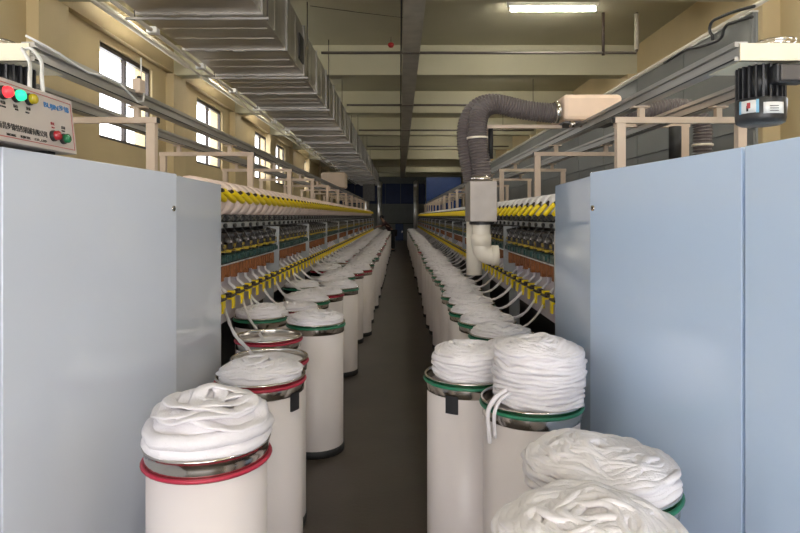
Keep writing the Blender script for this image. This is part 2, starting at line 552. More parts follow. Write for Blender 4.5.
# bare cables along the top of the grey partition
for i, (pts, lab) in enumerate((
        ([(2.955, 4.95, 3.37), (2.955, 5.02, 3.385), (2.955, 5.22, 3.415), (2.95, 5.32, 3.425), (2.945, 5.37, 3.39), (2.945, 5.40, 3.34), (2.95, 5.52, 3.33), (2.955, 5.82, 3.37), (2.955, 6.1, 3.42), (2.955, 6.6, 3.41)], 'black cable sagging below the top edge of the grey partition'),
        ([(2.955, 4.92, 3.45), (2.955, 5.2, 3.505), (2.95, 5.42, 3.53), (2.945, 5.56, 3.535), (2.945, 5.61, 3.49), (2.945, 5.60, 3.44), (2.945, 5.56, 3.40), (2.95, 5.57, 3.36)], 'black cable looped over the top edge of the grey partition'))):
    pts = smooth_path(pts, 4)
    tag(wobj('cable', MB().tube(pts, .014, 6), M_black), lab, 'cable')

# vertical silver duct pipes near the far wall
for x, y, lab in ((-1.3, 37.6, 'silver vertical duct pipe at the far end, right of the two on the left'), (-2.1, 37.4, 'silver vertical duct pipe at the far end, leftmost'),
                  (1.0, 37.0, 'silver vertical duct pipe at the far end just right of the aisle'), (1.75, 37.0, 'silver vertical duct pipe at the far end beside the blue screen')):
    t = thing('duct_pipe', lab, 'duct pipe', (x, y, 0))
    wobj('pipe_shaft', MB().frustum((x, y, 0), (x, y, 3.5), .16, seg=14), M_galv2, t)
    wobj('pipe_elbow', MB().tube([(x, y, 3.5), (x, y, 3.6), (x, y + .08, 3.72), (x, y + .25, 3.78), (x, y + .8, 3.78)], .165, 14), M_galv2, t)


# ------------------------------------------------------------------ spinning machines
PITCH, SEC, YS = .24, 1.92, 3.91


def machine(s, xf, nsec, label, doors, far_panel, packs_label, pack_mat, pack_r, arm_hi):
    W = 1.4
    xc = s * (xf + .7)

    def X(o):
        return s * (xf + o)
    ye = YS + SEC * nsec
    ys0 = far_panel[1][1] + .006
    t = thing('spinning_machine', label, 'spinning machine', (xc, YS, 0))

    # headstock: carcass, doors, locks
    M_head = M_cab_l if s < 0 else M_cab
    poly = [(X(W), .5), (X(W), far_panel[1][1])]
    poly += [(far_panel[1][0] + s * .02, far_panel[1][1]), (far_panel[0][0] + s * .035, far_panel[0][1]), (doors[-1][1][0] + s * .035, doors[-1][1][1])]
    for d in reversed(doors):
        poly.append((d[0][0] + s * .035, d[0][1]))
    poly.append((poly[-1][0], .5))
    wobj('headstock_carcass', MB().prism(poly, .04, 1.892), M_head, t, bevel=.006)
    for i, ((xa, ya), (xb, yb)) in enumerate(doors + [far_panel]):
        d = Vector((xb - xa, yb - ya, 0))
        n = Vector((d.y, -d.x, 0)).normalized() * (1 if s < 0 else -1)     # towards the aisle
        a, b = Vector((xa, ya, 0)), Vector((xb, yb, 0))
        th = .03
        pr = [(a.x, a.y), (b.x, b.y), (b.x - n.x * th, b.y - n.y * th), (a.x - n.x * th, a.y - n.y * th)]
        dr = wobj('door' if i < len(doors) else 'side_panel', MB().prism(pr, .06, 1.9), M_head, t, bevel=.003)
        if i == len(doors) - 1:
            q = a.lerp(b, 1 - .035 / d.length)
            q.z = 1.735
            u = d.normalized()
            lk = MB().frustum(q - n * .005, q + n * .006, .013, .013, seg=18)
            wobj('lock', lk, M_steel, dr)
            wobj('lock_slot', MB().frustum(q + n * .006, q + n * .0075, .006, seg=10), M_black, dr)
    # hinge strip between the two near doors
    if s > 0:
        a = Vector((*doors[-1][0], 0))
        wobj('hinge', MB().frustum((a.x + .012, a.y - .0055, 1.515), (a.x + .012, a.y - .0055, 1.615), .0045, seg=10), M_steel, t)

    # core and tail
    wobj('core_panel', MB().box(X(.16), X(W - .16), ys0, ye, .95, 1.62), M_dark, t)
    wobj('spine', MB().box(X(.48), X(W - .48), ys0, ye, .05, .95), M_dark, t)
    wobj('tail_cabinet', MB().box(X(.1), X(W), ye + .01, ye + 1.1, .04, 1.72), M_cab if s > 0 else M_post, t, bevel=.01)
    wobj('back_cover', MB().box(X(W - .14), X(W - .1), ys0, ye, .9, 1.66), M_post, t)
    # long profiles
    wobj('lilac_panel', MB().box(X(.075), X(.095), ys0, ye, .90, 1.275), M_lilac, t)
    wobj('white_strip', MB().box(X(-.012), X(.0), ys0, ye, 1.348, 1.356), M_white, t)
    wobj('box_shelf', MB().box(X(.0), X(.16), ys0, ye, 1.352, 1.368), M_dark, t)
    wobj('guide_rod', MB().frustum((X(-.015), ys0, 1.125), (X(-.015), ye, 1.125), .008, seg=6), M_brown, t)
    wobj('top_rail', MB().box(X(.02), X(.05), ys0, ye, 1.612, 1.652), M_post, t)
    wobj('drum_shaft', MB().frustum((X(.07), ys0, 1.675), (X(.07), ye, 1.675), .012, seg=6), M_mid, t)
    wobj('drum_trough', MB().box(X(.05), X(.40), ys0, ye, 1.615, 1.63), M_dark, t)
    wobj('creel_bed', MB().box(X(.24), X(.56), ys0, ye, 1.63, 1.66), M_mid, t)
    # posts and legs at the section joints
    p0 = None
    for k in range(nsec + 1):
        y = YS + SEC * k
        if p0 is None:
            m_ = MB().box(X(-.055), X(.0), y - .018, y + .018, 1.16, 1.60).box(X(-.0), X(.10), y - .016, y + .016, 0, 1.60)
            p0 = wobj('section_post', m_, M_post, t, at=(X(.03), y, 0))
        else:
            inst(p0, (X(.03), y, 0), t)
    # orange skirts, one for each half section
    sk0 = None
    for k in range(nsec * 2):
        y = YS + SEC / 2 * k
        if sk0 is None:
            m_ = MB()
            for j in range(16):
                z = 1.266 + .013 * math.sin(j * 2.1) + .008 * math.sin(j * 5.3)
                ya = y + .028 + j * .0565
                m_.box(X(-.012 - .006 * (j * 7 % 3)), X(.008), ya, ya + .0555, z, 1.347)
            sk0 = wobj('orange_skirt', m_, M_orange, t, at=(X(0), y, 1.27))
        else:
            inst(sk0, (X(0), y, 1.27), t)

    # one spinning position
    y = 0.0
    kinds = []
    kinds.append(('rotor_box', MB().box(X(-.03), X(.13), -.10, .10, 1.37, 1.425).box(X(-.045), X(-.03), -.05, .05, 1.375, 1.415).frustum((X(-.05), .07, 1.395), (X(-.03), .07, 1.395), .018, seg=10), M_teal))
    kinds.append(('box_lever', MB().box(X(-.055), X(-.02), -.085, .02, 1.453, 1.458).box(X(-.05), X(.02), -.085, -.07, 1.44, 1.460), M_olive))
    kinds.append(('yarn_unit', MB().box(X(.0), X(.15), -.085, .085, 1.43, 1.50).box(X(-.02), X(.1), -.05, .03, 1.50, 1.54).box(X(.0), X(.15), -.1, .0, 1.545, 1.575), M_brown))
    kinds.append(('winding_lever', MB().box(X(-.03), X(.03), .02, .05, 1.46, 1.56).frustum((X(-.04), .035, 1.555), (X(.05), .035, 1.575), .016, seg=8), M_dark))
    kinds.append(('yarn_wheel', MB().frustum((X(-.035), -.06, 1.515), (X(.0), -.06, 1.525), .016, seg=10), M_mid))
    kinds.append(('yarn_clip', MB().box(X(-.032), X(-.018), -.012, .012, 1.508, 1.522), M_lilac))
    kinds.append(('unit_knob', MB().frustum((X(-.035), .085, 1.485), (X(.0), .085, 1.485), .013, seg=8), M_olive))
    kinds.append(('thread_guide', MB().tube([(X(-.04), .06, 1.41), (X(-.05), .02, 1.48), (X(-.01), -.02, 1.57), (X(.04), -.01, 1.64)], .0025, 4), M_mid))
    kinds.append(('rail_knob', MB().lathe([(0, 0), (.022, 0), (.024, .012), (.0, .014)], 10).moved(Matrix.Translation((X(.02), 0, 1.63)) @ Matrix.Rotation(s * -math.pi / 2, 4, 'Y') @ Matrix.Diagonal((.7, 1.6, 1, 1))), M_black))
    dm = MB().frustum((X(.075), -.085, 1.682), (X(.075), .085, 1.682), .030, seg=10)
    kinds.append(('winding_drum', dm, M_black))
    kinds.append(('drum_groove', MB().tube([(X(.044), -.07, 1.665), (X(.040), 0, 1.685), (X(.046), .07, 1.704)], .005, 4).tube([(X(.046), -.07, 1.704), (X(.040), 0, 1.685), (X(.044), .07, 1.665)], .005, 4), M_mid))
    # cradle arm with its yellow handle
    z1, z0, o1, o0, ya_, yb_, ra_ = arm_hi
    A, B = Vector((X(o1), ya_, z1)), Vector((X(o0), yb_, z0))
    arm = MB()
    arm.tube([A, A.lerp(B, .06), A.lerp(B, .94), B], [ra_ * .75, ra_, ra_, ra_ * .75], 8)
    kinds.append(('cradle_handle', arm, M_yellow))
    tip = MB().frustum(A, A + (A - B).normalized() * .03, .012, .009, seg=8)
    tip.box(X(o1 + .0), X(.36), ya_ - .012, ya_ - .004, z1 - .012, z1 + .012)
    kinds.append(('cradle_arm', tip, M_brown))
    g = MB()
    g.box(X(-.050), X(-.038), -.024, .024, 1.035, 1.115).box(X(-.038), X(.0), -.024, .024, 1.098, 1.115)
    kinds.append(('sliver_guide', g, M_yellow))
    kinds.append(('guide_hook', MB().box(X(-.034), X(-.018), .050, .085, 1.05, 1.135).box(X(-.034), X(.02), .050, .085, 1.135, 1.152), M_yellow))
    kinds.append(('guide_clip', MB().box(X(-.045), X(.03), -.07, .08, 1.117, 1.132).box(X(-.03), X(.0), -.06, .0, 1.132, 1.148), M_brown))
    kinds.append(('feed_sliver', MB().tube([(X(-.02), .0, 1.10), (X(.02), .0, 1.16), (X(.058), .01, 1.19), (X(.062), .01, 1.30)], .013, 6, flat=.6), M_sliver))
    protos = {}
    for i in range(nsec * 8):
        y = YS + PITCH * (i + .5)
        for nm, mb, mm in kinds:
            if nm not in protos:
                protos[nm] = obj(nm, mb, mm, t, at=(0, y, 0))
            else:
                inst(protos[nm], (0, y, 0), t)
    # yarn packages resting on the drums
    r = pack_r
    w2 = .078
    prof = [(.028, -w2 - .012), (.030, -w2), (r * .93, -w2), (r, -w2 + .010), (r * 1.004, 0), (r, w2 - .010), (r * .93, w2), (.030, w2), (.028, w2 + .012)]
    pm = MB().lathe(prof, 28, axis='y')
    zc = 1.712 + r if False else 1.705 + r
    oc = .10 + r * .45
    zc = 1.682 + math.sqrt(max(.0, (r + .031) ** 2 - (oc - .075) ** 2))
    p_ = None
    grp = 'yarn packages on the ' + ('left' if s < 0 else 'right') + ' machine'
    for i in range(nsec * 8):
        y = YS + PITCH * (i + .5)
        if p_ is None:
            p_ = obj('yarn_package', pm, pack_mat, None, at=(X(oc), y, zc))
            core = obj('paper_tube', MB().frustum((0, -w2 - .02, 0), (0, w2 + .02, 0), .027, seg=12), M_yellow, p_, at=(X(oc), y, zc))
            q_ = p_
        else:
            q_ = inst(p_, (X(oc), y, zc), None)
            if i < 40:
                inst(core, (X(oc), y, zc), q_)
        lab = packs_label
        if 0 < i < 6:
            lab = '%s of the %s yarn packages on the %s machine, counted from the headstock' % (('', 'second', 'third', 'fourth', 'fifth', 'sixth')[i], 'pale pink' if s < 0 else 'white', 'left' if s < 0 else 'right')
        if i == 0:
            lab = packs_label.split(' in the')[0] + ' closest to the headstock on the ' + ('left' if s < 0 else 'right') + ' machine'
        tag(q_, lab, 'yarn package', grp)
    return t


doors_l = [((-1.155, .62), (-1.148, 1.685)), ((-1.145, 1.70), (-1.06, 2.80))]
far_l = ((-1.10, 2.80), (-1.143, 3.77))
doors_r = [((1.075, .62), (.986, 1.688)), ((.990, 1.71), (.874, 2.714))]
far_r = ((.935, 2.74), (1.02, 3.88))
machine(-1, 1.25, 12, 'long spinning machine along the left of the aisle with grey-blue headstock', doors_l, far_l,
        'pale pink yarn package in the long row on the left machine', M_pack_l, .142, (1.880, 1.812, .0, -.018, -.10, .12, .023))
machine(1, 1.08, 16, 'long spinning machine along the right of the aisle with headstock tinted skylight blue', doors_r, far_r,
        'white yarn package in the long row on the right machine', M_pack_r, .090, (1.79, 1.705, .035, -.03, -.02, .02, .0175))


# ------------------------------------------------------------------ overhead tracks above the machines
def track(s, xin0, xin, xout, xr1, xr2, n, ystart, label):
    t = thing('overhead_track', label, 'overhead track', (s * (xin + xout) / 2, YS, 1.66))
    step = 2.07
    zfoot = 1.893 if s > 0 else 1.66
    u0 = None
    for k in range(n):
        y = 3.80 + step * k
        xi = xin0 if k == 0 else xin
        if k < 2:
            u0 = wobj('upright', MB().box(s * xi, s * (xi + .055), y - .025, y + .025, zfoot if k == 0 else 1.66, 2.295), M_beige, t, at=(s * xi, y, 1.66))
            u1 = wobj('upright', MB().box(s * xout, s * (xout - .055), y - .025, y + .025, zfoot if k == 0 else 1.62, 2.295), M_beige, t, at=(s * xout, y, 1.66))
            c0 = wobj('crossbar', MB().box(s * (xi - .01), s * (xout + .01), y - .022, y + .022, 2.297, 2.335), M_beige, t, at=(s * xi, y, 2.3))
            e0 = wobj('crossbar_cap', MB().box(s * (xi - .016), s * (xi - .01), y - .02, y + .02, 2.299, 2.333), M_black, t, at=(s * xi, y, 2.3))
            b0 = wobj('rail_bracket', MB().box(s * (xr1 - .015), s * (xr1 + .02), y - .02, y + .02, 2.335, 2.40).box(s * (xr1 - .06), s * (xr1 + .05), y - .03, y + .03, 2.395, 2.405), M_beige, t, at=(s * xr1, y, 2.34))
            b1 = wobj('rail_bracket', MB().box(s * (xr2 - .02), s * (xr2 + .015), y - .02, y + .02, 2.335, 2.40).box(s * (xr2 - .05), s * (xr2 + .05), y - .03, y + .03, 2.395, 2.405), M_beige, t, at=(s * xr2, y, 2.34))
        else:
            for o, a in ((u0, (s * xi, y, 1.66)), (u1, (s * xout, y, 1.66)), (c0, (s * xi, y, 2.3)), (e0, (s * xi, y, 2.3)), (b0, (s * xr1, y, 2.34)), (b1, (s * xr2, y, 2.34))):
                inst(o, a, t)
    ye = 3.80 + step * (n - 1) + .3
    for xr in (xr1, xr2):
        ra = MB()
        ra.box(s * (xr - .03), s * (xr + .03), ystart, ye, 2.405, 2.425)
        ra.box(s * (xr - .012), s * (xr + .012), ystart, ye, 2.425, 2.468)
        ra.box(s * (xr - .03), s * (xr + .03), ystart, ye, 2.468, 2.492)
        wobj('rail', ra, M_alu, t)
        wobj('rail_groove', MB().box(s * (xr - .034), s * (xr - .03), ystart, ye, 2.408, 2.414), M_black, t)
    return t


track(-1, 1.57, 1.46, 2.38, 1.69, 2.20, 12, 2.68, 'beige frames carrying twin aluminium rails above the left machine')
track(1, 1.39, 1.34, 2.22, 1.55, 2.05, 15, 2.68, 'beige frames carrying twin aluminium rails above the right machine')


def drive_unit(s, xr, label):
    cx = s * (xr + .25)
    yb = 2.80
    t = thing('drive_motor', label, 'motor', (cx, yb, 2.1))
    wobj('belt_tray', MB().box(s * (xr - .02), s * (xr + .55), 2.675, 2.94, 2.478, 2.484), M_cream, t)
    pl = MB().box(s * (xr - .02), s * (xr + .55), 2.67, 2.94, 2.40, 2.404).box(s * (xr - .02), s * (xr + .55), 2.67, 2.676, 2.40, 2.482)
    wobj('mounting_bracket', pl, M_cream, t)
    mx = s * (xr + .15)
    wobj('pulley', MB().lathe([(0, .0), (.085, .0), (.085, .012), (.07, .02), (.085, .03), (.085, .042), (.05, .045), (0, .045)], 28, c=(mx + s * .07, yb, 2.486)), M_steel, t)
    wobj('motor_body', MB().frustum((mx, yb, 2.415), (mx, yb, 2.24), .085, seg=28), M_motor, t)
    for i in range(22):
        a = 2 * math.pi * i / 22
        c, sn = math.cos(a), math.sin(a)
        m = Matrix.Translation((mx, yb, 0)) @ Matrix.Rotation(a, 4, 'Z')
        wobj('cooling_fin', MB().box(.08, .105, -.004, .004, 2.245, 2.40, m), M_motor, t)
    wobj('fan_cover', MB().lathe([(0, 2.13), (.085, 2.13), (.102, 2.14), (.106, 2.155), (.110, 2.245), (.104, 2.25), (0, 2.25)], 32, c=(mx, yb, 0)), M_motor, t)
    tb = MB().box(mx + s * .05 - .07, mx + s * .05 + .07, yb - .155, yb - .08, 2.30, 2.385)
    wobj('terminal_box', tb, M_motor, t, bevel=.008)
    wobj('terminal_lid', MB().box(mx + s * .05 - .055, mx + s * .05 + .055, yb - .162, yb - .155, 2.31, 2.378), mat('dark grey lid', (.09, .08, .075), .4), t, bevel=.004)
    # stickers wrapped on the fan cover, on the side towards the aisle
    for a0, a1, mm, z0, z1 in ((-170, -125, M_white, 2.178, 2.236), (-115, -66, M_white, 2.170, 2.222), (-171, -165, M_tape_b, 2.176, 2.238), (-130, -124, M_tape_b, 2.176, 2.238)):
        st = MB()
        n = 6
        vs = []
        for i in range(n + 1):
            a = math.radians(a0 + (a1 - a0) * i / n)
            if s > 0:
                a = a
            else:
                a = math.pi - a
            rr = .111 + (.0006 if mm is M_tape_b else 0)
            vs += [(mx + rr * math.cos(a), yb + rr * math.sin(a), z0), (mx + rr * math.cos(a), yb + rr * math.sin(a), z1)]
        st.add(vs, [(2 * i, 2 * i + 2, 2 * i + 3, 2 * i + 1) for i in range(n)], True)
        so = wobj('sticker', st, mm, t)
        so.modifiers.new('thickness', 'SOLIDIFY').thickness = .001
    for a0, mm, w_, z in ((-146, M_ink_red, 5, 2.205), (-149, M_ink, 3, 2.192)):
        a = math.radians(a0) if s > 0 else math.pi - math.radians(a0)
        m = Matrix.Translation((mx, yb, 0)) @ Matrix.Rotation(a, 4, 'Z')
        wobj('sticker_print', MB().box(.1115, .1125, -.006 * w_ / 4, .006 * w_ / 4, z - .006, z + .02, m), mm, t)
    for k in range(3):
        a = math.radians(-92) if s > 0 else math.pi - math.radians(-92)
        m = Matrix.Translation((mx, yb, 0)) @ Matrix.Rotation(a, 4, 'Z')
        wobj('sticker_print', MB().box(.1115, .1125, -.02, .02, 2.180 + .011 * k, 2.183 + .011 * k, m), M_ink, t)
    return t


drive_unit(1, 1.56, 'black finned motor under a cream plate at the near end of the right rail')
drive_unit(-1, 1.70, 'black motor under a cream plate at the near end of the left rail')

# small sensor box clipped on the left rail with its white cable
sb = thing('rail_sensor', 'small beige sensor box with antenna clipped to the left rail', 'sensor', (-1.655, 3.74, 2.5))
wobj('sensor_case', MB().box(-1.68, -1.63, 3.70, 3.78, 2.475, 2.565), M_beige, sb, bevel=.006)
wobj('sensor_cap', MB().lathe([(0, 2.59), (.012, 2.585), (.015, 2.565), (0, 2.565)], 12, c=(-1.655, 3.74, 0)), M_black, sb)
wobj('antenna', MB().frustum((-1.655, 3.77, 2.56), (-1.655, 3.77, 2.71), .004, seg=6), M_white, sb)
wobj('signal_cable', MB().tube([(-1.62, 3.73, 2.475), (-1.61, 3.7, 2.42), (-1.61, 3.62, 2.40), (-1.61, 3.4, 2.46), (-1.635, 3.28, 2.475), (-1.64, 3.1, 2.455), (-1.645, 2.95, 2.47), (-1.645, 2.85, 2.485), (-1.645, 2.72, 2.49), (-1.66, 2.62, 2.50)], .006, 6), M_white, sb)

# ------------------------------------------------------------------ control box on the left headstock
bx, by0, by1, bz0, bz1 = -1.118, 1.22, 2.045, 1.912, 2.098
lean = .02
cb = thing('control_box', 'beige control box with lit buttons and lettering on the left headstock', 'control box', (-1.25, 1.63, 1.9))
case = MB()
pf = [(bx, bz0), (bx - lean, bz1), (bx - .26, bz1), (bx - .26, bz0)]
case.add([(x, by0, z) for x, z in pf] + [(x, by1, z) for x, z in pf], [(0, 1, 2, 3), (7, 6, 5, 4), (0, 4, 5, 1), (1, 5, 6, 2), (2, 6, 7, 3), (3, 7, 4, 0)])
wobj('case', case, M_case, cb, bevel=.004)
for y in (by0 + .1, by1 - .1):
    wobj('foot', MB().box(bx - .22, bx - .03, y - .02, y + .02, 1.892, 1.914), M_black, cb)
ny = math.atan2(lean, bz1 - bz0)


def face(y, z, off=0.0):
    """point on the leaning front of the control box"""
    f = (z - bz0) / (bz1 - bz0)
    return Vector((bx - lean * f + off * math.cos(ny), y, z + off * math.sin(ny)))


# frame for things on the front: local x runs along +Y, local y up the face, local z out of it
FR = Matrix(((0, -math.sin(ny), math.cos(ny), 0), (1, 0, 0, 0), (0, math.cos(ny), math.sin(ny), 0), (0, 0, 0, 1)))


def on_face(name, me, y, z, off=.0012, parent=cb, m=None):
    o = bpy.data.objects.new(name, me)
    me.transform(FR)
    link(o, face(y, z, off), parent)
    return o


fp = MB()
w, h = by1 - by0 - .03, bz1 - bz0 - .026
for (x0, x1, y0_, y1_) in ((0, w, 0, .002), (0, w, h - .002, h), (0, .002, 0, h), (w - .002, w, 0, h)):
    fp.box(x0, x1, y0_, y1_, 0, .0008)
on_face('red_outline', fp.mesh('red_outline', M_ink_red), by0 + .015, bz0 + .013)


def knob(name, y, z, r, mm, dome):
    ring = MB().lathe([(0, 0), (r * 1.18, 0), (r * 1.18, .008), (r * 1.0, .012), (0, .012)], 24)
    o = on_face(name, ring.mesh(name, M_black), y, z, 0)
    cap = MB().lathe([(r, .01), (r, .022), (r * .8, .022 + dome), (r * .4, .022 + dome * 1.4), (0, .022 + dome * 1.5)], 24)
    me = cap.mesh('button_cap', mm)
    me.transform(FR)
    link(bpy.data.objects.new('button_cap', me), face(y, z, 0), o)


def ypos(pxx):
    return F * 1.125 / (400 - pxx)


zr = lambda pxx, pyy: CAM_Z + (216 - pyy) / F * ypos(pxx)
knob('indicator_lamp', ypos(4.5), zr(4.5, 92.5), .0165, M_lred, .006)
knob('indicator_lamp', ypos(17.5), zr(17.5, 96), .0165, M_lgreen, .006)
knob('push_button', ypos(30.5), zr(30.5, 99.5), .0155, M_lyellow, .004)
knob('push_button', ypos(52), zr(52, 136), .0150, M_bred, .003)
knob('push_button', ypos(61.5), zr(61.5, 139), .0150, M_bgreen, .003)


def write(s_, pxx, pyy, size, mm, wide=None, bold=0.0):
    me = text_mesh(s_, size, mm, bold=bold)
    if wide is not None and len(me.vertices):
        xs = [v.co.x for v in me.vertices]
        k = wide / max(1e-6, max(xs) - min(xs))
        for v in me.vertices:
            v.co.x = (v.co.x - min(xs)) * k
    on_face('lettering', me, ypos(pxx), zr(pxx, pyy))


write('新昌步锦纺织机械有限公司', -3.5, 126.5, .022, M_ink, ypos(46) - ypos(-3.5))
write('XINCHANG', 4.5, 135.0, .010, M_ink, ypos(14) - ypos(4.5))
write('BUJIN TEX', 19, 137.6, .010, M_ink, ypos(28.5) - ypos(19))
write('CO., LTD', 33, 140.2, .010, M_ink, ypos(45) - ypos(33))
write('BUJIN', 46.2, 106.5, .022, M_ink_blue, ypos(60.5) - ypos(46.2), .0004)
write('步锦', 61.0, 110.0, .021, M_ink_blue, ypos(70.8) - ypos(61.0), .00012)
write('电源', 1.6, 103, .011, M_ink)
write('POWER', 1.0, 106.5, .007, M_ink)
write('运行', 14.5, 107, .011, M_ink)
write('RUN', 16, 110, .007, M_ink)
write('复位', 27.5, 109.5, .011, M_ink)
write('RESET', 26.5, 113, .007, M_ink)
write('停止', 51.0, 124.5, .011, M_ink_red)
write('STOP', 51.5, 128, .007, M_ink_red)
write('启动', 61.5, 128.5, .011, M_ink)
write('START', 61.5, 131.5, .007, M_ink)
wobj('supply_cable', MB().tube(smooth_path([(-1.20, 1.91, 2.094), (-1.23, 1.96, 2.16), (-1.35, 2.15, 2.26), (-1.55, 2.42, 2.385), (-1.68, 2.64, 2.44)], 5), .0065, 8), M_white, cb)
wobj('supply_cable', MB().tube(smooth_path([(-1.19, 1.97, 2.094), (-1.22, 2.01, 2.17), (-1.32, 2.17, 2.27), (-1.50, 2.40, 2.38), (-1.68, 2.645, 2.445)], 5), .0065, 8), M_white, cb)


# ------------------------------------------------------------------ travelling cleaner on the right track
def ribbed(pts, r, step=.012):
    path = smooth_path(pts, 24)
    # resample evenly
    acc, res = 0.0, [path[0]]
    for a, b in zip(path, path[1:]):
        L = (b - a).length
        while acc + L >= step:
            f = (step - acc) / L
            a = a.lerp(b, f)
            L = (b - a).length
            res.append(a)
            acc = 0
        acc += L
    rs = [r if i % 2 else r * .87 for i in range(len(res))]
    return MB().tube(res, rs, 24, smooth=False)


YC = 4.98
tc = thing('travelling_cleaner', 'travelling blower cleaner with ribbed hoses riding the right track', 'cleaner', (1.62, YC, 2.5))
box = wobj('blower_box', MB().box(1.375, 1.875, YC - .02, YC + .42, 2.508, 2.728), M_peach, tc, bevel=.035)
for x in (1.46, 1.55, 1.62):
    wobj('wheel', MB().frustum((x - .02, YC + .02, 2.478), (x + .02, YC + .02, 2.478), .028, seg=14), M_steel, tc)
wobj('carriage', MB().box(1.40, 1.86, YC + .05, YC + .36, 2.494, 2.508), M_mid, tc)
hy = YC + .06
wobj('hose', ribbed([(1.34, hy, 2.585), (1.22, hy, 2.585), (1.0, hy, 2.615), (.82, hy, 2.655), (.70, hy - .01, 2.60), (.655, hy - .03, 2.47), (.66, hy - .05, 2.3), (.685, hy - .06, 2.12), (.69, hy - .06, 2.01)], .085), M_hose, tc)
wobj('hose', ribbed([(1.36, hy + .18, 2.60), (1.2, hy + .18, 2.62), (.98, hy + .16, 2.67), (.78, hy + .12, 2.69), (.64, hy + .10, 2.62), (.575, hy + .08, 2.47), (.575, hy + .06, 2.28), (.61, hy + .06, 2.08), (.625, hy + .06, 1.99)], .08), M_hose, tc)
wobj('hose_clamp', MB().lathe([(.088, -.018), (.094, -.016), (.094, .016), (.088, .018)], 24).moved(Matrix.Translation((1.335, hy, 2.585)) @ Matrix.Rotation(math.pi / 2, 4, 'Y')), M_steel, tc)
wobj('hose_clamp', MB().lathe([(.086, -.009), (.091, -.008), (.091, .008), (.086, .009)], 24).moved(Matrix.Translation((.655, hy - .045, 2.36)) @ Matrix.Rotation(-.03, 4, 'Y')), M_pvc, tc)
wobj('hose_clamp', MB().lathe([(.086, -.02), (.093, -.018), (.093, .018), (.086, .02)], 24, c=(.69, hy - .06, 2.012)), M_steel, tc)
wobj('nozzle_box', MB().box(.575, .80, hy - .19, hy + .17, 1.652, 1.99), M_nozzle, tc, bevel=.006)
wobj('box_collar', MB().lathe([(.10, 1.63), (.10, 1.654)], 20, c=(.685, hy - .06, 0)).frustum((.685, hy - .06, 1.628), (.685, hy - .06, 1.652), .095, seg=20), M_dark, tc)
el = smooth_path([(.685, hy - .06, 1.635), (.685, hy - .06, 1.52), (.685, hy - .06, 1.45), (.70, hy - .06, 1.395), (.745, hy - .06, 1.37), (.80, hy - .06, 1.368)], 6)
wobj('elbow_pipe', MB().tube(el, .078, 20), M_pvc, tc)
wobj('pipe_socket', MB().lathe([(.078, -.05), (.086, -.048), (.086, .04), (.078, .045)], 22, c=(.685, hy - .06, 1.50)), M_pvc, tc)
wobj('pipe_socket', MB().lathe([(.078, -.03), (.086, -.028), (.086, .028), (.070, .03), (.07, -.02)], 22).moved(Matrix.Translation((.80, hy - .06, 1.368)) @ Matrix.Rotation(math.pi / 2, 4, 'Y')), M_pvc, tc)
wobj('suction_pipe', MB().frustum((.645, hy + .09, 1.655), (.645, hy + .09, 1.19), .068, seg=20), M_pvc, tc)
wobj('support_arm', MB().box(.765, 1.42, hy + .13, hy + .17, 2.47, 2.50), M_beige, tc)
wobj('support_post', MB().box(.762, .80, hy + .175, hy + .215, 1.80, 2.47), M_beige, tc)
wobj('damper', MB().frustum((.79, hy + .10, 2.20), (.79, hy + .10, 2.46), .022, seg=12), M_black, tc)
# far leg of the cleaner, on the other side of the machine
wobj('hose', ribbed([(1.88, hy + .05, 2.60), (2.05, hy + .05, 2.60), (2.30, hy + .05, 2.63), (2.50, hy + .05, 2.62), (2.60, hy + .05, 2.5), (2.61, hy + .05, 2.3), (2.61, hy + .05, 2.0)], .08, .014), M_hose, tc)
wobj('hose_clamp', MB().lathe([(.082, -.01), (.087, -.008), (.087, .008), (.082, .01)], 20, c=(2.61, hy + .05, 2.31)), M_pvc, tc)
wobj('nozzle_box', MB().box(2.50, 2.73, hy - .12, hy + .2, 1.66, 1.99), M_nozzle, tc, bevel=.006)
wobj('damper', MB().frustum((2.34, hy - .02, 2.18), (2.34, hy - .02, 2.46), .05, seg=16), M_black, tc)
wobj('support_post', MB().box(2.40, 2.47, hy - .0, hy + .06, 1.90, 2.46), M_beige, tc)
wobj('support_arm', MB().box(1.84, 2.48, hy + .0, hy + .05, 2.46, 2.495), M_beige, tc)
# the matching blower box far down the left track
tl = thing('travelling_cleaner', 'distant beige travelling cleaner on the left track below the duct', 'cleaner', (-1.95, 17.0, 2.5))
wobj('blower_box', MB().box(-2.25, -1.55, 16.8, 17.4, 2.50, 2.95), M_beige, tl, bevel=.05)
wobj('carriage', MB().box(-2.3, -1.6, 16.9, 17.3, 2.492, 2.50), M_mid, tl)

# ------------------------------------------------------------------ sliver cans
H_CAN, R_CAN = .934, .20
can_parts = {}


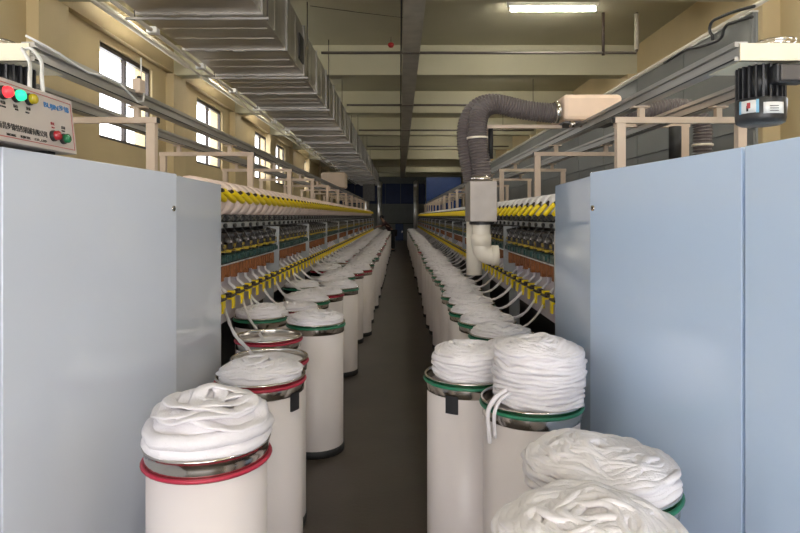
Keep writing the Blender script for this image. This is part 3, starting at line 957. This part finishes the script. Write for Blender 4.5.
def can_protos():
    b = MB().lathe([(0, .02), (.185, .02), (.195, .03), (R_CAN, .05), (R_CAN, .885), (R_CAN - .006, .885), (R_CAN - .006, .05), (0, .04)], 40)
    can_parts['can_body'] = b.mesh('can_body', M_can)
    r = MB().lathe([(.201, .858), (.206, .862), (.2065, .90), (.2065, .924), (.212, .927), (.213, .932), (.209, .936), (.203, .934), (.201, .925), (.200, .858)], 40)
    can_parts['steel_rim'] = r.mesh('steel_rim', M_steel)
    t = MB().tube([(.2105 * math.cos(2 * math.pi * i / 40), .2105 * math.sin(2 * math.pi * i / 40), 0) for i in range(40)], .0075, 6, closed=True, up=(0, 0, 1))
    can_parts['red_band'] = t.mesh('band', M_red)
    can_parts['green_band'] = t.mesh('band', M_green)
    can_parts['can_base'] = MB().lathe([(0, 0), (.205, 0), (.208, .02), (.208, .045), (.2015, .05), (0, .05)], 32).mesh('can_base', M_black)
    tg = MB()
    n = 5
    vs = []
    for i in range(n + 1):
        a = (i / n - .5) * .30
        vs += [(.2065 * math.cos(a), .2065 * math.sin(a), .79), (.2065 * math.cos(a), .2065 * math.sin(a), .872)]
    tg.add(vs, [(2 * i, 2 * i + 2, 2 * i + 3, 2 * i + 1) for i in range(n)], True)
    vs = [(x * .97, y * .97, z) for x, y, z in vs]
    tg.add(vs, [(2 * i, 2 * i + 1, 2 * i + 3, 2 * i + 2) for i in range(n)], True)
    can_parts['tag_plate'] = tg.mesh('tag_plate', M_tag)


can_protos()
CANS = []


def can(x, y, band, label, group, sz=1.0, tag_at=None, band_z=.908):
    t = thing('sliver_can', label, 'can', (x, y, 0), group)
    for nm in ('can_base', 'can_body', 'steel_rim', band):
        o = bpy.data.objects.new(nm if 'band' not in nm else 'band', can_parts[nm])
        link(o, (x, y, 0), t)
        if 'band' in nm:
            o.location.z = band_z
    if tag_at is not None:
        o = bpy.data.objects.new('tag_plate', can_parts['tag_plate'])
        link(o, (x, y, 0), t)
        o.rotation_euler = (0, 0, math.radians(tag_at))
    t.scale = (1, 1, sz)
    t.rotation_euler = (0, 0, 0)
    CANS.append((x, y))
    return t


def coil_mesh(R, H, seed, rope=.013, dome=.3, low=-.02, n_top=26, side_step=.015, seg=44, sides=6, flat=.6, core_seg=36, wob=.012, lump=.012, e=.36, bulge=.04, stack=.5):
    """heap of sliver: ropes half sunk in a lumpy core, ringed round its side and looped in rosettes on top; origin at the rim"""
    rnd = random.Random(seed)
    mb = MB()
    hh = H - low

    def lumpy(x, y, z):
        return lump * noise.noise(Vector((x * 7, y * 7, z * 7 + seed))) + lump * .5 * noise.noise(Vector((x * 17, y * 17, z * 17 + seed)))

    def top(x, y):
        rho = min(1.0, math.hypot(x, y) / R)
        return H * (1 - dome * rho ** 2.4) + lumpy(x, y, 0) if H > 0 else H + lumpy(x, y, 0) * .6

    def rad(z, a):
        f = max(0, min(1, (z - low) / max(1e-4, hh)))
        shoulder = 1 - .10 * max(0, f - .55) ** 2 / .2
        return R * (1 + bulge * math.sin(math.pi * f)) * shoulder * (1 + .035 * noise.noise(Vector((math.cos(a) * 1.6, math.sin(a) * 1.6, z * 9 + seed))))

    # core: top disc rings, then side rings
    vs, fs, nr = [], [], 0
    for q in (0, .15, .3, .45, .6, .75, .87, .95):
        for i in range(core_seg):
            a = 2 * math.pi * i / core_seg
            x, y = R * q * math.cos(a), R * q * math.sin(a)
            vs.append((x, y, top(x, y) - rope * .35))
        nr += 1
    edge = H * (1 - dome) if H > 0 else H
    for k in range(5):
        z = edge - rope * .6 + (low - edge) * k / 4
        for i in range(core_seg):
            a = 2 * math.pi * i / core_seg
            r_ = rad(z, a) - rope * .35
            vs.append((r_ * math.cos(a), r_ * math.sin(a), z))
        nr += 1
    for j in range(nr - 1):
        for i in range(core_seg):
            k = (i + 1) % core_seg
            fs.append((j * core_seg + i, j * core_seg + k, (j + 1) * core_seg + k, (j + 1) * core_seg + i))
    mb.add(vs, fs, True)
    # ropes round the side
    z = low
    while z < edge - rope * .3 and side_step > 0:
        ph, tilt = rnd.uniform(0, 6.28), rnd.uniform(-.012, .012)
        k1 = rnd.choice((2, 3))
        pts = []
        for j in range(seg):
            a = 2 * math.pi * j / seg
            zz = z + tilt * math.cos(a + ph) + wob * .7 * noise.noise(Vector((math.cos(a) * 2.2, math.sin(a) * 2.2, z * 31 + seed)))
            r_ = rad(zz, a) - rope * .3 + .004 * math.sin(k1 * a + ph) + .5 * wob * noise.noise(Vector((math.cos(a) * 3.1, math.sin(a) * 3.1, z * 47 + seed + 9)))
            pts.append((r_ * math.cos(a), r_ * math.sin(a), zz))
        mb.tube(pts, rope * rnd.uniform(.8, 1.15), sides, closed=True, flat=.85, up=(0, 0, 1))
        z += side_step * rnd.uniform(.8, 1.15)
    # loops on top
    for i in range(n_top):
        ang = i * 2.39996 + rnd.uniform(-.4, .4)
        ee = R * e * rnd.uniform(.6, 1.15)
        rr = R - ee - rope * rnd.uniform(.2, 1.6)
        if rnd.random() < .25:
            ee, rr = R * .1 * rnd.random(), R * rnd.uniform(.70, .95)
        ph = rnd.uniform(0, 6.28)
        k1, k2 = rnd.choice((2, 3)), rnd.choice((4, 5))
        lift = rope * stack * (i / n_top - .4)
        pts = []
        for j in range(seg):
            a = 2 * math.pi * j / seg
            r_ = rr * (1 + .05 * math.sin(k1 * a + ph)) + wob * .4 * math.sin(k2 * a + 2 * ph)
            x = ee * math.cos(ang) + r_ * math.cos(a)
            y = ee * math.sin(ang) + r_ * math.sin(a)
            rho = math.hypot(x, y)
            if rho > R * .985:
                x, y = x * R * .985 / rho, y * R * .985 / rho
            zz = top(x, y) + lift + wob * .35 * noise.noise(Vector((x * 12, y * 12, i * 1.7 + seed)))
            pts.append((x, y, zz))
        mb.tube(pts, rope * rnd.uniform(.8, 1.2), sides, closed=True, flat=flat, up=(0, 0, 1))
    return mb.mesh('sliver_coil', M_sliver)


def strand_mesh(a, b, r=.009, seed=0, sag=.06, sides=6):
    """loose sliver hanging from guide a to coil b (vectors from the coil's origin)"""
    rnd = random.Random(seed)
    a, b = Vector(a), Vector(b)
    pts = []
    n = 14
    for i in range(n + 1):
        t = i / n
        p = a.lerp(b, t)
        p.z -= sag * math.sin(math.pi * t) * (1 - .3 * t)
        p.y += .012 * math.sin(3 * math.pi * t + seed)
        pts.append(p)
    # lie for a short way on the coil
    d = (b - a)
    d.z = 0
    d = d.normalized() if d.length > .02 else Vector((0, -1, 0))
    for k in range(1, 4):
        q = b + d * .03 * k + Vector((0, .012 * k * math.sin(seed), 0))
        pts.append(q)
    rs = [r * (1 + .18 * math.sin(2.3 * i + seed)) for i in range(len(pts))]
    return MB().tube(pts, rs, sides, flat=.55).mesh('strand', M_sliver)


def coil(me, x, y, z, rot, label, group=None):
    o = bpy.data.objects.new('sliver_coil', me)
    link(o, (x, y, z), None)
    tag(o, label, 'sliver coil', group)
    return o


def add_strand(co, guide, seed, r=.009, sag=.06, land=(0, 0, .03)):
    base = WPOS[co.name]
    me = strand_mesh(Vector(guide) - base, Vector(land), r, seed, sag)
    s_ = bpy.data.objects.new('strand', me)
    link(s_, base, co)


# --- the cans that stand out, one by one
G_NEAR = 'white cans standing nearest the camera'
NEAR = [
    # x, y, band, height scale, tag angle, label
    (-.665, 2.045, 'red_band', 1.0, None, 'white can with red band heaped with sliver beside the left headstock, nearest the camera'),
    (-.668, 2.83, 'red_band', 1.01, -27, 'white can with red band and black tag, second from the camera on the left'),
    (-.725, 3.28, 'red_band', .985, None, 'white can with red band and low filling, behind the tagged left can'),
    (-.845, 3.80, 'red_band', 1.0, None, 'half-empty white can with red band showing inside of its steel rim'),
    (-.615, 4.32, 'green_band', 1.0, None, 'tall-standing white can with green band whose full height shows on left of aisle'),
    (.333, 2.89, 'green_band', 1.0, -118, 'white can with green band and black tag standing out in the aisle on the right'),
    (.555, 2.50, 'green_band', 1.0, None, 'white can with green band carrying the tallest sliver heap, touching right headstock'),
    (.60, 1.74, 'green_band', 1.0, None, 'can mostly hidden under a wide sliver heap, second from the camera on the right'),
    (.425, 1.30, 'green_band', 1.0, None, 'can hidden under the sliver heap closest to the camera at the bottom edge'),
]
for x, y, band, sz, tg_, lab in NEAR:
    can(x, y, band, lab, G_NEAR, sz, tg_, .872 if y == 2.045 else .908)
HEAPS = [
    (0, coil_mesh(.194, .145, 11, .030, .50, .010, 7, .032, 56, 8, .22, core_seg=48, lump=.026, stack=.7, bulge=.02), 0, 'smooth domed heap of white sliver on the nearest left can'),
    (1, coil_mesh(.198, .07, 12, .016, .85, -.02, 18, 0, 48, 6, .4, lump=.012, bulge=0), .01 * H_CAN, 'low mound of white sliver in the tagged left can'),
    (2, coil_mesh(.190, -.0, 13, .016, .2, -.05, 16, 0, 48, 6, .4, bulge=0), -.045, 'flat white sliver lying just below the rim behind the tagged left can'),
    (3, coil_mesh(.190, -.0, 14, .016, .2, -.05, 14, 0, 48, 6, .4, bulge=0), -.06, 'flat white sliver sunk deep in the half-empty left can'),
    (4, coil_mesh(.200, .07, 15, .014, .7, -.005, 22, .02, 48, 6, .5), 0, 'overflowing white sliver on the full-height green-banded left can'),
    (5, coil_mesh(.178, .130, 16, .0125, .20, -.005, 26, .0165, 56, 7, .6, wob=.020, lump=.016, bulge=.05), 0, 'stacked white sliver heap on the tagged can in the aisle'),
    (6, coil_mesh(.176, .24, 17, .0125, .15, -.005, 26, .0165, 56, 7, .6, wob=.022, lump=.016, bulge=.05), 0, 'tallest stacked heap of white sliver, leaning against the right headstock'),
    (7, coil_mesh(.203, .082, 18, .0135, .42, -.02, 34, .018, 64, 8, .6, wob=.022, lump=.020, bulge=.05), 0, 'wide heap of white sliver second from the camera on the right'),
    (8, coil_mesh(.197, .115, 19, .0135, .45, -.02, 34, .018, 64, 8, .6, wob=.022, lump=.022, bulge=.05), 0, 'heap of white sliver closest to the camera at the bottom edge'),
]
near_coils = []
for i, me, dz, lab in HEAPS:
    x, y = NEAR[i][0], NEAR[i][1]
    x += {5: .02, 6: .032, 7: -.015}.get(i, 0)
    near_coils.append(coil(me, x, y, H_CAN + .002 + dz, 0, lab))
# strands from the near cans
add_strand(near_coils[2], (-1.205, 4.03, 1.06), 1, .011, .05, (-.09, .03, .02))
add_strand(near_coils[3], (-1.205, 4.51, 1.06), 2, .010, .05, (-.02, 0, .02))
add_strand(near_coils[4], (-1.205, 4.75, 1.06), 3, .010, .10, (-.05, -.03, .07))
# loose end hanging over the rim of the tall heap can
s_ = MB().tube(smooth_path([(-.15, -.10, .06), (-.20, -.125, .035), (-.232, -.125, -.02), (-.230, -.125, -.09), (-.225, -.125, -.15)], 5), .010, 6, flat=.7).mesh('loose_end', M_sliver)
link(bpy.data.objects.new('loose_end', s_), WPOS[near_coils[6].name], near_coils[6])
s_ = MB().tube(smooth_path([(-.14, -.115, .05), (-.19, -.145, .025), (-.212, -.15, -.03), (-.208, -.15, -.12)], 5), .008, 6, flat=.7).mesh('loose_end', M_sliver)
link(bpy.data.objects.new('loose_end', s_), WPOS[near_coils[6].name], near_coils[6])

# --- the long rows
R_ = random.Random(5)
FAR_COILS = [coil_mesh(.188, h_, 30 + k, .014, dm, -.005, 13, .024, 26, 5, .55, 22) for k, (h_, dm) in enumerate(((.045, .6), (.030, .5), (.070, .6), (.055, .7), (.035, .4)))]
LOW_COIL = coil_mesh(.19, -.005, 44, .014, .2, -.05, 12, 0, 26, 5, .5, 22, bulge=0)


def free(x, y, r=.425):
    return all((x - a) ** 2 + (y - b) ** 2 > r * r for a, b in CANS)


def rows(side, aisle, xf, yend, ystart_in):
    s = -1 if side == 'left' else 1
    # aisle row: the measured ones first
    items = [(s * abs(x), y, 'aisle', b) for x, y, b in aisle]
    y = aisle[-1][1] + .47
    while y < yend:
        items.append((s * (.625 + R_.uniform(-.03, .05)), y, 'aisle', None))
        y += R_.choice((.46, .48, .5))
    y = ystart_in
    while y < yend:
        items.append((s * (xf - .19 + R_.uniform(-.02, .02)), y, 'inner', None))
        y += .48
    n = 0
    for x, y, row, band in items:
        if s < 0 and row == 'aisle' and abs(y - 28.6) < .42:
            continue
        if not free(x, y):
            x2 = x + s * .03
            if not free(x2, y, .41):
                continue
            x = x2
        if band is None:
            band = 'red_band' if R_.random() < (.42 if s < 0 else .12) else 'green_band'
        col = band.split('_')[0]
        if row == 'aisle':
            lab = 'white can with %s band in the long aisle-side row on the %s' % (col, side)
            if y < 9 and n < 7:
                lab = '%s white can of the %s aisle-side row, counted from behind the headstock cans, %s band' % (('first', 'second', 'third', 'fourth', 'fifth', 'sixth', 'seventh')[n], side, col)
                n += 1
            clab = 'coil of white sliver in a can of the aisle row on the %s' % side
            if 'counted' in lab:
                clab = 'white sliver in the %s can of the %s aisle-side row behind the headstock cans' % (lab.split()[0], side)
        else:
            clab = 'coil of white sliver in a can of the inner row under the %s machine' % side
            lab = 'white can with %s band in the inner row under the %s machine' % (col, side)
        can(x, y, band, lab, '%s-banded cans in the %s row on the %s' % (col, row, side))
        deep = R_.random() < .08
        me = LOW_COIL if deep else R_.choice(FAR_COILS)
        c = coil(me, x, y, H_CAN + (-.03 if deep else .002), 0,
                 clab, 'sliver coils in the %s row on the %s' % (row, side))
        gy = YS + PITCH * (round((y + .15 - YS) / PITCH) + .5)
        if gy < YS:
            continue
        add_strand(c, (s * (xf - .045), gy, 1.06), n + y * 7, .0125, .03 if row == 'inner' else .09, (s * .05, R_.uniform(-.05, .05), (.035 if not deep else .0) + .01))


rows('left', [(.88, 4.95, 'red_band'), (.86, 5.42, 'green_band'), (.775, 5.92, 'red_band'), (.66, 6.4, 'green_band'), (.80, 6.95, 'red_band'), (.78, 7.5, 'green_band'), (.70, 8.0, 'red_band'), (.61, 8.48, 'red_band')], 1.25, 31.5, 4.1)
rows('right', [(.70, 3.42, 'red_band'), (.665, 3.88, 'green_band'), (.64, 4.33, 'green_band'), (.61, 4.78, 'green_band'), (.63, 5.24, 'green_band'), (.61, 5.7, 'green_band'), (.65, 6.2, 'green_band'), (.66, 6.7, 'green_band'), (.63, 7.15, 'green_band'), (.62, 7.6, 'green_band')], 1.08, 33.5, 4.2)

# ------------------------------------------------------------------ the worker far down the aisle
PY, PX = 28.6, -.36


def skin_body(name, chain, edges, material, parent, root=0, sub=1):
    me = bpy.data.meshes.new(name)
    me.from_pydata([tuple(Vector(p[:3]) - Vector((PX, PY, 0))) for p in chain], edges, [])
    o = bpy.data.objects.new(name, me)
    link(o, (PX, PY, 0), parent)
    me.materials.append(material)
    o.modifiers.new('skin', 'SKIN')
    if not me.skin_vertices:
        bpy.context.view_layer.objects.active = o
    sv = me.skin_vertices[0].data
    for i, p in enumerate(chain):
        sv[i].radius = (p[3], p[4] if len(p) > 4 else p[3])
        sv[i].use_root = (i == root)
    o.modifiers.new('sub', 'SUBSURF').levels = sub
    o.modifiers['sub'].render_levels = sub
    return o


pr_ = thing('person', 'person in dark clothes leaning over the left machine far down the aisle', 'person', (PX, PY, 0))
V = [(-.40, PY, .93, .15, .12), (-.52, PY, 1.12, .14, .11), (-.68, PY, 1.32, .16, .11), (-.78, PY, 1.43, .07), (-.85, PY, 1.52, .055), (-.90, PY, 1.60, .095), (-.93, PY, 1.67, .08),
     (-.36, PY - .10, .90, .095), (-.33, PY - .11, .50, .065), (-.31, PY - .12, .09, .045), (-.40, PY - .13, .04, .038),
     (-.40, PY + .10, .90, .095), (-.38, PY + .11, .50, .065), (-.36, PY + .14, .09, .045), (-.45, PY + .14, .04, .038),
     (-.72, PY - .18, 1.37, .06), (-.90, PY - .20, 1.20, .045), (-1.08, PY - .18, 1.18, .036), (-1.16, PY - .18, 1.17, .032),
     (-.72, PY + .18, 1.37, .06), (-.88, PY + .20, 1.22, .045), (-1.06, PY + .18, 1.20, .036), (-1.14, PY + .18, 1.19, .032)]
E = [(0, 1), (1, 2), (2, 3), (3, 4), (4, 5), (5, 6), (0, 7), (7, 8), (8, 9), (9, 10), (0, 11), (11, 12), (12, 13), (13, 14), (2, 15), (15, 16), (16, 17), (17, 18), (2, 19), (19, 20), (20, 21), (21, 22)]
skin_body('body', V, E, M_skin, pr_)
T = [(v[0], v[1], v[2], v[3] * 1.3 + .014, (v[4] if len(v) > 4 else v[3]) * 1.3 + .014) for v in V]
skin_body('trousers', [T[0], T[7], T[8], T[9], T[11], T[12], T[13]], [(0, 1), (1, 2), (2, 3), (0, 4), (4, 5), (5, 6)], M_cloth_d, pr_)
skin_body('shirt', [T[0], T[1], T[2], T[15], T[16], T[19], T[20], (-.755, PY, 1.405, .085, .085)], [(0, 1), (1, 2), (2, 3), (3, 4), (2, 5), (5, 6), (2, 7)], M_cloth_r, pr_)
for dy in (-.13, .14):
    x = -.31 if dy < 0 else -.36
    wobj('shoe', MB().box(x - .17, x + .07, PY + dy - .045, PY + dy + .045, 0, .075), M_black, pr_, bevel=.03)
hd = Vector((-.905, PY, 1.625))
wobj('hair', MB().lathe([(.106, -.02), (.112, .03), (.10, .08), (.06, .115), (0, .125)], 18).moved(Matrix.Translation(hd) @ Matrix.Rotation(.25, 4, 'Y') @ Matrix.Translation((.015, 0, 0))), M_hair, pr_)
fd = (Vector((-1, 0, -.15))).normalized()
wobj('nose', MB().lathe([(0, .02), (.012, .0), (.014, -.015), (0, -.02)], 8, c=hd + fd * .098 + Vector((0, 0, -.02))), M_skin, pr_)
for dy in (-.035, .035):
    wobj('eye', MB().lathe([(0, .01), (.010, 0), (0, -.01)], 8, c=hd + fd * .088 + Vector((0, dy, .01))), M_black, pr_)
for dy in (-.1, .1):
    wobj('ear', MB().lathe([(0, .03), (.016, .015), (.018, 0), (.01, -.03), (0, -.032)], 8, c=hd + Vector((.01, dy, -.01))), M_skin, pr_)
for sy in (-.18, .18):
    base = Vector((-1.15 if sy < 0 else -1.13, PY + sy, 1.17 if sy < 0 else 1.19))
    for k in range(4):
        L = (.062, .072, .068, .05)[k]
        o = (k - 1.5) * .017
        wobj('finger', MB().tube([base + Vector((0, o, 0)), base + Vector((-L * .6, o, -.005)), base + Vector((-L, o, -.03))], [.009, .0085, .007], 6), M_skin, pr_)
    wobj('thumb', MB().tube([base + Vector((.03, .03 if sy < 0 else -.03, 0)), base + Vector((0, .05 if sy < 0 else -.05, -.01)), base + Vector((-.03, .05 if sy < 0 else -.05, -.02))], [.010, .009, .008], 6), M_skin, pr_)
